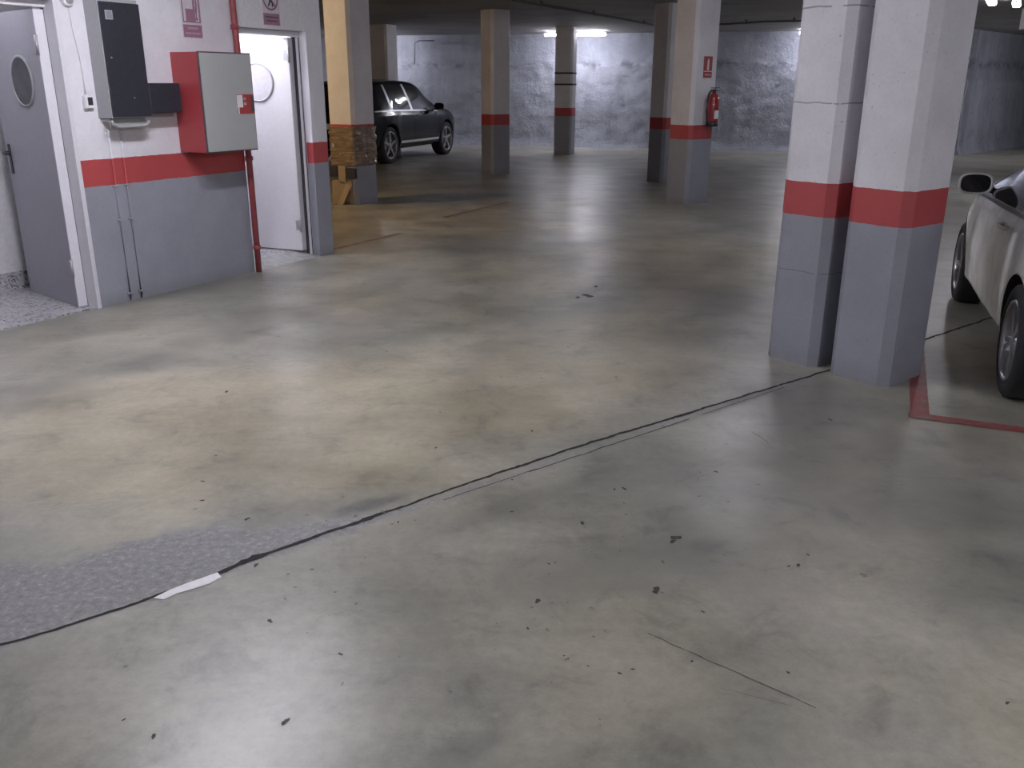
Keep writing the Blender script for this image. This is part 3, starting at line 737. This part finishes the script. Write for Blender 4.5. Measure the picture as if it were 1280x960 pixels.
mb = MB(); mb.box((.0, 0, 0), (.001, 0.001, .001), M['paperwhite'])
rows = [[(.0795 * math.cos(a), .0795 * math.sin(a), z) for a in [R(-125 + 8 * i) for i in range(11)]] for z in (.09, .2)]
mb = MB(); mb.grid(rows, M['paperwhite']); mb.build('label', e)
mb = MB(); mb.box((-.03, .078, .2), (.03, .094, .32), M['steel'], bev=.002); mb.build('bracket', e)
sgn = empty('extinguisher_sign', fp + u38 * .02 + Vector((0, 0, 1.69)), R(38.5), label='small red extinguisher sign with white symbol, on the pillar above the extinguisher', cat='sign')
mb = MB(); mb.box((-.085, -.006, .0), (.085, -.001, .275), M['signred2']); mb.build('sign_plate', sgn)
mb = MB(); mb.box((-.018, -.0078, .10), (.018, -.006, .225), M['paperwhite'], bev=.0005); mb.box((-.008, -.0078, .225), (.01, -.006, .245), M['paperwhite']); mb.build('symbol', sgn)
mb = MB(); mb.box((-.085, -.0078, .078), (.085, -.006, .088), M['paperwhite']); mb.box((-.06, -.0078, .03), (.06, -.006, .05), M['signtext']); mb.build('caption', sgn)

# ------------------------------------------------------------------ ceiling cable and pipe runs
def run(name, pts, r, label, cat, m=None):
    b = Vector(pts[0]); o = empty(name, b, label=label, cat=cat)
    mb = MB(); mb.tube([Vector(p) - b for p in pts], r, m or M['cable'], 8); mb.build('line', o)
    for i in range(len(pts) - 1):
        mb = MB(); q = (Vector(pts[i]) + Vector(pts[i + 1])) / 2 - b; mb.box((q.x - .02, q.y - .02, q.z - r - .003), (q.x + .02, q.y + .02, CEIL - b.z), M['cable']); mb.build('clip', o)
    return o
run('ceiling_cable', [(.0, 14.6, CEIL - .05), (.9, 16.2, CEIL - .06), (2.0, 18.4, CEIL - .05), (3.4, 21.2, CEIL - .055), (4.2, 22.8, CEIL - .05)], .022, 'dark cable run crossing the ceiling towards the glowing tube', 'cable')
run('ceiling_cable', [(3.6, 20.3, CEIL - .05), (4.4, 19.8, CEIL - .07), (5.1, 19.3, CEIL - .05), (6.0, 18.6, CEIL - .07), (7.5, 17.4, CEIL - .05)], .02, 'thin dark cable on the ceiling right of the extinguisher pillar', 'cable')
c = empty('wall_pipe', (-2.67, 25.62, 2.1), label='short rusty pipe on the upper part of the far wall above the dark car', cat='pipe')
mb = MB(); mb.tube([(0, 0, 0), (0.02, -.02, .35), (.03, -.02, .55), (.15, -.02, .60), (.55, -.1, .60)], .02, M['conduit']); mb.build('pipe', c)

# ------------------------------------------------------------------ fluorescent lights
mt_cache = {}
def tube_mat(st):
    if st not in mt_cache: mt_cache[st] = emit('glowing_tube_%d' % st, TUBE_COL, st)
    return mt_cache[st]
def ceiling_light(x, y, ang, ln, st, label, z=CEIL):
    o = empty('ceiling_light', (x, y, z), R(ang), label=label, cat='ceiling light')
    mb = MB(); mb.box((-ln / 2 - .03, -.05, -.055), (ln / 2 + .03, .05, 0), M['housing'], bev=.006)
    mb.box((-ln / 2 - .03, -.02, -.115), (-ln / 2 - .005, .02, -.05), M['housing']); mb.box((ln / 2 + .005, -.02, -.115), (ln / 2 + .03, .02, -.05), M['housing']); mb.build('housing', o)
    for dy in (0,):
        mb = MB(); mb.box((-ln / 2, -.055, -.115), (ln / 2, .055, -.052), tube_mat(st), bev=.02); mb.build('diffuser', o)
    return o
for (x, y, a, ln, st, lb) in LIGHTS: ceiling_light(x, y, a, ln, st, lb)
q = wp(-.4, -.65); ceiling_light(q.x, q.y, TH, .6, 2.6, 'small fluorescent light inside the corridor behind the porthole door', 2.45)
q = wp(1.95, -.62); ceiling_light(q.x, q.y, TH, .6, 12, 'small bright fluorescent light inside the room behind the white door', 2.45)
# warm lamp in the bay on the left, out of sight behind the corridor wall
o = empty('warm_lamp', (-4.7, 11.6, CEIL), label='warm bulkhead lamp on the ceiling left of the cardboard-wrapped pillar', cat='lamp')
mb = MB(); mb.lathe([(.11, 0), (.11, -.03), (.001, -.03)], M['housing'], None, 28); mb.build('lamp_base', o)
mb = MB(); mb.lathe([(.095, -.03), (.09, -.07), (.06, -.1), (.001, -.11)], emit('warm_glow', (1, .69, .37), 125), None, 28); mb.build('lamp_shade', o)

# ------------------------------------------------------------------ cars
def catmull(P, n):
    P = [np.array(p, float) for p in P]; out = []
    Q = [2 * P[0] - P[1]] + P + [2 * P[-1] - P[-2]]
    for i in range(1, len(Q) - 2):
        for k in range(n):
            t = k / n; a, b, c_, d = Q[i - 1], Q[i], Q[i + 1], Q[i + 2]
            out.append(.5 * (2 * b + (c_ - a) * t + (2 * a - 5 * b + 4 * c_ - d) * t * t + (-a + 3 * b - 3 * c_ + d) * t ** 3))
    out.append(P[-1]); return np.array(out)
def curve(pts):
    c_ = catmull(pts, 12); xs = c_[:, 0]; ys = c_[:, 1]
    o = np.argsort(xs); return lambda x: float(np.interp(x, xs[o], ys[o]))
class Car:
    def __init__(s, P):
        s.P = P; s.zt = curve(P['zt']); s.zb = curve(P['zb']); s.z0 = curve(P['z0']); s.w = curve(P['w']); s.wr = P['wr']; s.n = 8
    def sec(s, x):
        P = s.P; w = s.w(x); zt = s.zt(x); zb = min(s.zb(x), zt - .02); z0 = min(s.z0(x), zb - .1)
        for ax in (P['xf'], P['xr']): w += P.get('flare', .02) * math.exp(-((x - ax) / .42) ** 4)
        k = min(1, max(0, (zt - zb - .08) / .38)); k = k * k * (3 - 2 * k)
        wr = w * .86 * (1 - k) + s.wr * (w / P['wmax']) * k
        d = zt - zb; e = min(1, d / .3)
        hb = zb - z0
        pts = [(0, z0), (w * .8, z0), (w * .955, z0 + .05), (w * .985, z0 + .22 * hb), (w, z0 + .55 * hb), (w * .985, z0 + .86 * hb), (w * .95, zb),
               (wr + (w * .95 - wr) * .52, zb + d * .47), (wr, zt - .085 * e), (wr * .88, zt - .03 * e), (wr * .5, zt - .008 * e), (0, zt)]
        return catmull(pts, s.n)
    def at(s, x, t):   # t in control-point units
        c_ = s.sec(x); q = t * s.n; i = int(min(len(c_) - 2, max(0, math.floor(q)))); f_ = q - i
        return c_[i] * (1 - f_) + c_[i + 1] * f_
    def body(s, m, well):
        P = s.P; xs = np.concatenate([np.linspace(P['x0'], P['x0'] + .25, 14)[:-1], np.linspace(P['x0'] + .25, P['x1'] - .25, 90), np.linspace(P['x1'] - .25, P['x1'], 14)[1:]])
        mb = MB(); rows = []
        for x in xs:
            c_ = s.sec(x); L_ = [(x, -p[0], p[1]) for p in c_[::-1]]; R_ = [(x, p[0], p[1]) for p in c_[1:-1]]
            rows.append(L_ + R_)
        V = [[mb.bm.verts.new(p) for p in r] for r in rows]; mb.mi(m); n = len(V[0])
        for a, b in zip(V, V[1:]):
            for k in range(n):
                f_ = mb.bm.faces.new((a[k], a[(k + 1) % n], b[(k + 1) % n], b[k])); f_.smooth = True
        mb.bm.faces.new(V[0][::-1]); mb.bm.faces.new(V[-1])
        o = mb.build('body')
        # wheel arches cut out of the body
        cut = MB()
        for ax in (P['xf'], P['xr']):
            for sy in (1, -1):
                cut.lathe([(P['ra'], -.17), (P['ra'], .2)], well, T(ax, sy * (P['wmax'] - .1), P['rw'] + .01) @ RX(90), 48, False)
        co = cut.build('cutter')
        md = o.modifiers.new('b', 'BOOLEAN'); md.object = co; md.operation = 'DIFFERENCE'; md.solver = 'EXACT'; md.material_mode = 'TRANSFER'
        dg = bpy.context.evaluated_depsgraph_get(); me = bpy.data.meshes.new_from_object(o.evaluated_get(dg))
        o.modifiers.clear(); o.data = me; bpy.data.objects.remove(co)
        return o
    def patch(s, name, q, t0, t1, m, parent, sy=1, eps=.004, nx=24, nt_=12, thick=.0):
        """q = x at (bottom-rear, bottom-front, top-rear, top-front); t in section units"""
        mb = MB(); rows = []
        for j in range(nt_ + 1):
            v = j / nt_; t = t0 + (t1 - t0) * v; row = []
            xa = q[0] + (q[2] - q[0]) * v; xb = q[1] + (q[3] - q[1]) * v
            for i in range(nx + 1):
                x = xa + (xb - xa) * i / nx
                p = s.at(x, t); p1 = s.at(x, t + .02); p2 = s.at(x + .01, t)
                tv = Vector((0, p1[0] - p[0], p1[1] - p[1])); tx = Vector((.01, p2[0] - p[0], p2[1] - p[1]))
                nn = tx.cross(tv); nn.normalize()
                if nn.y < 0: nn = -nn
                if abs(nn.y) < .3 and nn.z < 0: nn = -nn
                a = Vector((x, p[0], p[1])) + nn * eps; row.append((a.x, sy * a.y, a.z))
            rows.append(row)
        mb.grid(rows, m); o = mb.build(name, parent)
        return o
    def glass_across(s, name, xb, xt, m, parent, eps=.004, t_edge=8.15):
        """windscreen or rear window: xb lower x at centre, xt upper x at centre"""
        mb = MB(); rows = []
        for j in range(13):
            v = j / 12; x = xb + (xt - xb) * v; row = []
            for sy in (-1, 1):
                ts = np.linspace(t_edge, 11, 10) if sy < 0 else np.linspace(11, t_edge, 10)[1:]
                for t in ts:
                    p = s.at(x, t); row.append((x + (eps if xb > xt else -eps) * 1.2, sy * p[0], p[1] + eps * 1.6))
            rows.append(row)
        mb.grid(rows, m); return mb.build(name, parent)
def wheel(root, x, y, rw, wd, sy, spokes=5, ros=.72, double=False):
    wroot = bpy.data.objects.new('wheel', None); COL.objects.link(wroot); wroot.parent = root; wroot.location = (x, y, rw); wroot.empty_display_size = .1
    o_ = RX(-90) if sy > 0 else RX(90)       # local z points outboard
    rr = rw * ros; mb = MB()
    mb.lathe([(rr, -wd), (rw * .93, -wd), (rw * .985, -wd * .93), (rw, -wd * .8), (rw, -wd * .2), (rw * .985, -wd * .06), (rw * .93, .0), (rr * 1.12, .006), (rr * 1.02, -.004), (rr, -.012), (rr, -wd)], M['rubber'], o_, 56); mb.build('tyre', wroot)
    mb = MB()
    mb.lathe([(rr * 1.0, -wd * .9), (rr * 1.0, -.008), (rr * .985, .002), (rr * .93, -.002), (rr * .91, -.02), (rr * .9, -wd * .9)], M['alloy'], o_, 56)
    mb.lathe([(.001, -.02), (rr * .2, -.02), (rr * .24, -.035), (rr * .24, -.09), (.001, -.09)], M['alloy'], o_, 28)
    for k in range(spokes):
        for off in ((-7, 7) if double else (0,)):
            a = 360 / spokes * k + off + 90
            sw = rr * (.055 if double else .10)
            pts = [(rr * .18, -sw * .8), (rr * .93, -sw * 1.25), (rr * .93, sw * 1.25), (rr * .18, sw * .8)]
            mb.prism(pts, -.055, -.018, M['alloy'], o_ @ RZ(a))
    mb.build('rim', wroot)
    mb = MB(); mb.lathe([(.001, -.10), (rr * .89, -.10), (rr * .89, -.105), (.001, -.105)], M['arch'], o_, 32, False)
    mb.lathe([(.001, -.06), (rr * .62, -.06), (rr * .62, -.075), (.001, -.075)], M['steel'], o_, 32, False); mb.build('brake_disc', wroot)
    return wroot
def mirror_part(root, x, y, z, sy, shell_m, sx=1., glass_back=True):
    mb = MB()
    # shell: half-egg closed at the back by a rim
    w, h, d = .235 * sx, .15 * sx, .12
    rows = []
    for j in range(9):
        a = j / 8 * math.pi / 2; sc = math.cos(a) * .999 + .001; xx = d * math.sin(a)
        row = []
        for i in range(29):
            b = 2 * math.pi * i / 28; c_, s_ = math.cos(b), math.sin(b); n_ = 3.2
            r_ = 1 / ((abs(c_) ** n_ + abs(s_) ** n_) ** (1 / n_))
            row.append((xx, c_ * r_ * w / 2 * sc, s_ * r_ * h / 2 * sc))
        rows.append(row)
    mb.grid(rows, shell_m)
    for v in mb.bm.verts: v.co = Vector((v.co.x + x, v.co.y + y, v.co.z + z))
    rim = [[(x + q, y + cc[1] * k, z + cc[2] * k) for cc in rows[0]] for q, k in ((0, 1), (-.008, .98), (-.008, .86), (.004, .84))]
    mb.grid(rim, shell_m)
    # foot joining the door
    yi = y - sy * w / 2
    mb.tube([(x + .04, yi + sy * .03, z - h * .2), (x + .05, yi - sy * .04, z - h * .45), (x + .06, yi - sy * .09, z - h * .6)], .022, M['black'], 8)
    o = mb.build('side_mirror', root)
    mb = MB(); mb.poly([(x + .002, y + cc[1] * .85, z + cc[2] * .85) for cc in rows[0][:-1]], M['glass_dark']); mb.build('mirror_glass', o)
    return o

def build_car(name, label, P, paint, loc, rz, cfg):
    root = empty(name, loc, rz, label=label, cat='car')
    C_ = Car(P); b = C_.body(paint, M['arch']); b.parent = root
    yo = P['wmax'] - .005
    for ax in (P['xf'], P['xr']):
        for sy in (1, -1): wheel(root, ax, sy * yo, P['rw'], P['wd'], sy, cfg['spokes'], cfg.get('ros', .7), cfg.get('double', False))
    for sy in (1, -1):
        for q in cfg['win']: C_.patch('side_window', q, 6.2, 7.86, M['glass_dark'], root, sy)
        for q in cfg.get('pil', ()): C_.patch('window_pillar', q, 6.15, cfg.get('pilt', 7.9), cfg['pilm'], root, sy, eps=.006, nx=3)
        for q in cfg.get('belt', ()): C_.patch('belt_trim', q, 6.05, 6.17, cfg['beltm'], root, sy, eps=.007, nt_=2)
        for q in cfg.get('sill', ()): C_.patch('sill_trim', q, 2.72, 3.04, M['chrome'], root, sy, eps=.012, nt_=3)
        for (x0, x1) in cfg['handle']:
            p = C_.at((x0 + x1) / 2, 5.25); y = sy * (p[0] + .0)
            mb = MB(); mb.tube([(x0, y - sy * .01, p[1]), (x0 + .015, y + sy * .028, p[1]), ((x0 + x1) / 2, y + sy * .036, p[1] + .004), (x1 - .015, y + sy * .028, p[1]), (x1, y - sy * .01, p[1])], .011, cfg['handlem'], 8); mb.build('door_handle', root)
        # door shut lines as thin dark grooves lying on the skin
        for q in cfg['gap']: C_.patch('door_gap', q, 2.3, 6.1, M['arch'], root, sy, eps=.0015, nx=1, nt_=20)
        C_.patch('tail_lamp', cfg['tail'], 4.9, 6.1, M['lamp_red'], root, sy, eps=.006)
        C_.patch('head_lamp', cfg['head'], 5.0, 6.2, M['lamp_clear'], root, sy, eps=.006)
        mx, my, mz, msc = cfg['mirror']; mirror_part(root, mx, sy * my, mz, sy, cfg['mirrorm'], msc)
    C_.glass_across('windscreen', *cfg['ws'], M['glass_dark'], root)
    C_.glass_across('rear_window', *cfg['rw'], M['glass_dark'], root)
    mb = MB(); mb.box((P['x0'] - .012, -.26, cfg['plate']), (P['x0'] + .03, .26, cfg['plate'] + .11), M['paperwhite'], bev=.003); mb.build('number_plate', root)
    mb = MB(); mb.box((P['x1'] - .03, -.3, .42), (P['x1'] + .01, .3, .56), M['black'], bev=.01); mb.build('front_grille', root)
    return root

# black four-by-four beyond the wrapped pillar
dS = Vector((.991, 2.677, 0)).normalized(); mid = Vector(((-2.557 - 1.565) / 2, (19.344 + 22.02) / 2, 0)); leftS = Vector((-dS.y, dS.x, 0))
PS = dict(x0=-2.38, x1=2.36, xf=1.428, xr=-1.428, wmax=.955, wr=.67, rw=.375, ra=.43, wd=.27, flare=.022,
  zt=[(-2.38, .78), (-2.34, 1.02), (-2.22, 1.25), (-2.02, 1.52), (-1.8, 1.63), (-1.3, 1.685), (-.5, 1.70), (.15, 1.665), (.5, 1.57), (.85, 1.37), (1.12, 1.17), (1.3, 1.11), (1.7, 1.06), (2.05, .96), (2.26, .80), (2.36, .60)],
  zb=[(-2.38, .74), (-2.2, 1.0), (-1.5, 1.04), (0, 1.02), (1.0, 1.0), (1.6, .97), (2.1, .86), (2.36, .56)],
  z0=[(-2.38, .42), (-2.2, .32), (-1, .27), (1, .27), (2.1, .28), (2.36, .38)],
  w=[(-2.38, .78), (-2.3, .86), (-2.05, .925), (-1.4, .95), (0, .955), (1.3, .95), (1.8, .92), (2.1, .84), (2.28, .70), (2.36, .58)])
cfgS = dict(spokes=5, ros=.74, win=[(-1.95, -1.32, -1.72, -1.32), (-1.22, -.35, -1.24, -.42), (-.24, .92, -.33, .36)], pil=[(-1.32, -1.22, -1.32, -1.24), (-.35, -.24, -.42, -.33)], pilm=M['steel'],
  belt=[(-1.95, 1.0, -1.95, 1.0)], beltm=M['dim_steel'], sill=[(-.95, .95, -.95, .95)], handle=[(-1.12, -.9), (-.12, .1)], handlem=M['chrome'],
  gap=[(-.29, -.28, -.30, -.29), (.93, .94, .86, .87), (-1.0, -.99, -1.2, -1.19)], tail=(-2.33, -2.1, -2.3, -2.12), head=(1.95, 2.2, 1.85, 2.08), mirror=(.72, 1.08, 1.12, 1.0), mirrorm=M['blackpaint'],
  ws=(1.08, .42), rw=(-2.24, -2.0), plate=.72)
build_car('suv', 'black four-wheel-drive estate car with silver wheels parked by the rough far wall', PS, M['blackpaint'], mid + leftS * .95, math.atan2(dS.y, dS.x), cfgS)
# white car on the right
a_, b_ = Vector((2.658, 4.605, 0)), Vector((3.458, 6.856, 0)); dW = (b_ - a_).normalized(); leftW = Vector((-dW.y, dW.x, 0))
PW = dict(x0=-1.86, x1=1.95, xf=1.2, xr=-1.2, wmax=.835, wr=.56, rw=.305, ra=.345, wd=.205, flare=.016,
  zt=[(-1.86, .70), (-1.8, .88), (-1.6, .98), (-1.3, 1.08), (-.9, 1.24), (-.45, 1.335), (0, 1.34), (.25, 1.29), (.6, 1.12), (.92, .95), (1.1, .91), (1.4, .85), (1.7, .74), (1.87, .60), (1.95, .46)],
  zb=[(-1.86, .66), (-1.6, .87), (-1.0, .89), (0, .86), (.8, .84), (1.2, .78), (1.6, .68), (1.95, .42)],
  z0=[(-1.86, .36), (-1.6, .24), (-.8, .20), (.8, .19), (1.7, .2), (1.95, .28)],
  w=[(-1.86, .66), (-1.78, .74), (-1.55, .80), (-1.1, .825), (0, .835), (.9, .825), (1.3, .80), (1.6, .72), (1.82, .56), (1.95, .42)])
cfgW = dict(spokes=5, ros=.72, double=True, win=[(-.62, .84, -.52, .36), (-1.15, -.70, -.82, -.60)], pil=[(.84, 1.02, .36, .62)], pilt=8.6, pilm=M['black'], belt=[(-1.2, .80, -1.2, .80)], beltm=M['black'],
  handle=[(-.55, -.36)], handlem=M['whitepaint'], gap=[(.74, .745, .66, .665), (-.66, -.655, -.66, -.655)], tail=(-1.8, -1.6, -1.78, -1.6), head=(1.45, 1.72, 1.4, 1.62),
  mirror=(.60, .875, .955, .95), mirrorm=M['whitepaint'], ws=(.90, .28), rw=(-1.5, -.75), plate=.5)
build_car('coupe', 'dusty white coupe partly out of frame beside the nearest pillar', PW, M['whitepaint'], (a_ + b_) / 2 - leftW * .835, math.atan2(dW.y, dW.x), cfgW)
